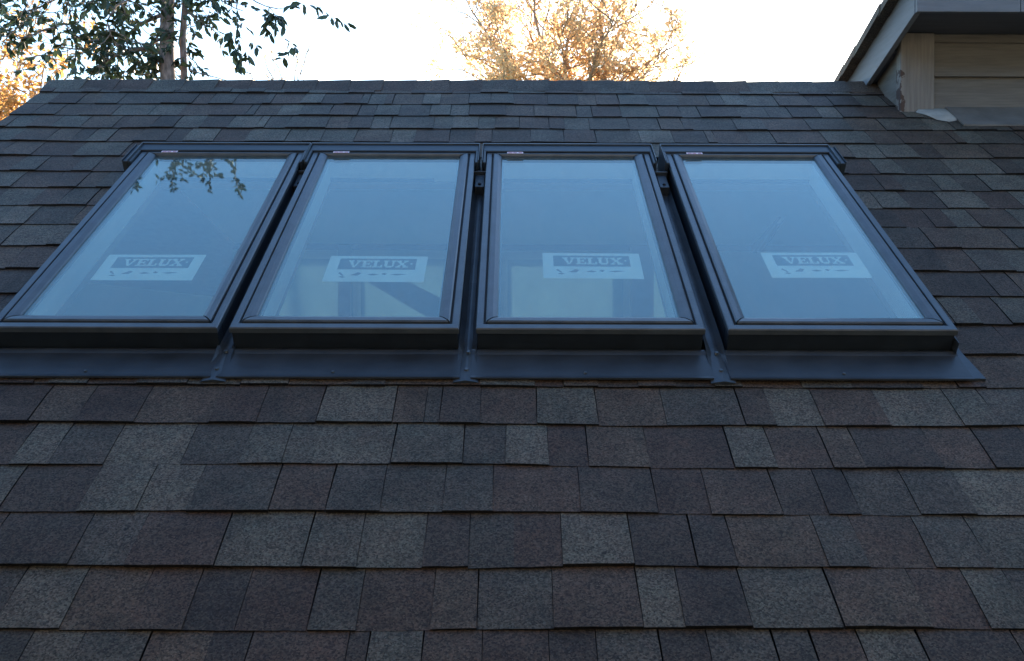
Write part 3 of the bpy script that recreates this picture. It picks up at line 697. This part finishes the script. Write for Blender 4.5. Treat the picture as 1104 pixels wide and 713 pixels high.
def fan_tree(name, label, base, Yc, limbs, leafmat, seed, group=None, size=.075, bark=GBARK, trunk_r=.16, cat='tree'):
    """autumn tree: trunk, forking limbs, ragged sprays of small leaves with gaps"""
    rq = random.Random(seed); t = empty(name, base); tag(t, label, cat, group); mi = Matrix.Translation(-Vector(base))
    wd = MB(); cr = MB(); base = Vector(base)
    for (p0, p1, rad, n2, n3, nl, spread) in limbs:
        pts = wander(p0, p1, 9, .22, rq); wd.tube(pts, [rad*(1-.85*i/9)+.004 for i in range(10)], 6, cap=False)
        for i in range(n2):
            tt = .15+.85*(i+rq.random())/n2; k = min(8, int(tt*9)); p = pts[k].lerp(pts[k+1], tt*9-k)
            dirn = (Vector(p1)-Vector(p0)).normalized()
            q = p+(dirn*.6+Vector((rq.gauss(0, .75), rq.gauss(0, .75), rq.gauss(.25, .45))))*spread*rq.uniform(.6, 1.4)
            sp = wander(p, q, 6, .3, rq); wd.tube(sp, [rad*.28*(1-.8*j/6)+.003 for j in range(7)], 4, cap=False)
            for j in range(n3):
                k2 = rq.randint(2, 5); p2 = sp[k2].lerp(sp[k2+1], rq.random())
                q2 = p2+Vector((rq.gauss(0, 1), rq.gauss(0, 1), rq.gauss(.2, .8)))*spread*.33
                s3 = wander(p2, q2, 4, .3, rq); wd.tube(s3, [.005, .004, .004, .003, .002], 3, cap=False)
                dens = rq.choice([.15, .7, 1, 1.4])
                for _ in range(int(nl*dens)):
                    k3 = rq.randint(0, 3); p3 = s3[k3].lerp(s3[k3+1], rq.random())+Vector((rq.gauss(0, 1), rq.gauss(0, 1), rq.gauss(0, 1)))*spread*.09
                    leaf(cr, p3, Vector((rq.gauss(0, 1), rq.gauss(0, 1), rq.gauss(-.3, .8))), size*rq.uniform(.6, 1.3), rq, .6)
    pt(wd, 'trunk', bark, t, mi, smooth=True); pt(cr, 'crown', leafmat, t, mi)
    return t
Y = 16
fork = at(612, 170, Y)
limbs = [((fork.x, Y, -.1), fork, .17, 0, 0, 0, 0)]
for x, y, dy, n2, nl, sp, rad in [(520, 20, .4, 16, 11, .8, .06), (545, 70, -.5, 14, 12, .55, .05), (570, -10, .6, 17, 11, .85, .07), (600, 30, -.3, 14, 11, .7, .06), (640, -20, .2, 15, 10, .9, .08),
                     (662, 20, -.6, 10, 6, .6, .055), (700, -40, .3, 11, 7, .8, .09), (722, 45, .1, 9, 3, .55, .05), (742, 62, -.3, 6, 1, .5, .04), (690, 60, .5, 7, 3, .5, .04), (500, 60, .2, 8, 5, .45, .04), (498, -10, -.2, 9, 6, .6, .05), (735, 10, 0, 9, 3, .5, .05), (728, 40, -.4, 8, 4, .45, .04), (676, 78, 0, 7, 5, .4, .04), (560, -80, 0, 12, 9, .9, .06), (650, -90, -.4, 12, 8, .9, .07)]:
    limbs.append((fork+Vector((0, 0, .1)), at(x, y, Y+dy*2), rad*.6, n2+5, 6, int(nl*2.1), sp*1.1))
fan_tree('autumn_tree', 'golden autumn tree with open branches beyond the middle of the ridge', (fork.x, Y, 0), Y, limbs, GOLD, 3)
Y = 13.5
fork = at(-40, 250, Y); limbs = [((fork.x, Y, -.1), fork, .16, 0, 0, 0, 0)]
for x, y, dy, n2, nl, sp, rad in [(22, 45, .2, 14, 13, .7, .06), (40, 95, -.3, 15, 12, .45, .05), (-40, 30, .4, 12, 10, .9, .08), (10, 120, .3, 14, 12, .5, .05), (48, 70, -.5, 11, 10, .4, .04), (-110, 80, 0, 14, 9, .9, .08), (-20, 110, -.3, 12, 12, .6, .05), (75, 97, .2, 8, 8, .28, .03)]:
    limbs.append((fork, at(x, y, Y+dy*2), rad*.6, n2+2, 6, int(nl*1.5), sp))
fan_tree('autumn_tree', 'orange leaved tree low at the far left edge beyond the end of the roof', (fork.x, Y, 0), Y, limbs, GOLD2, 8)
Y = 22
fork = at(300, 150, Y); limbs = [((fork.x, Y, -.1), fork, .12, 0, 0, 0, 0)]
for x, y in [(286, 66), (300, 72), (322, 62), (334, 50), (270, 78)]: limbs.append((fork, at(x, y, Y), .035, 6, 3, 3, .4))
fan_tree('sparse_tree', 'faint nearly bare golden treetop just showing over the ridge beside the dark leaved tree', (fork.x, Y, 0), Y, limbs, GOLD, 21)
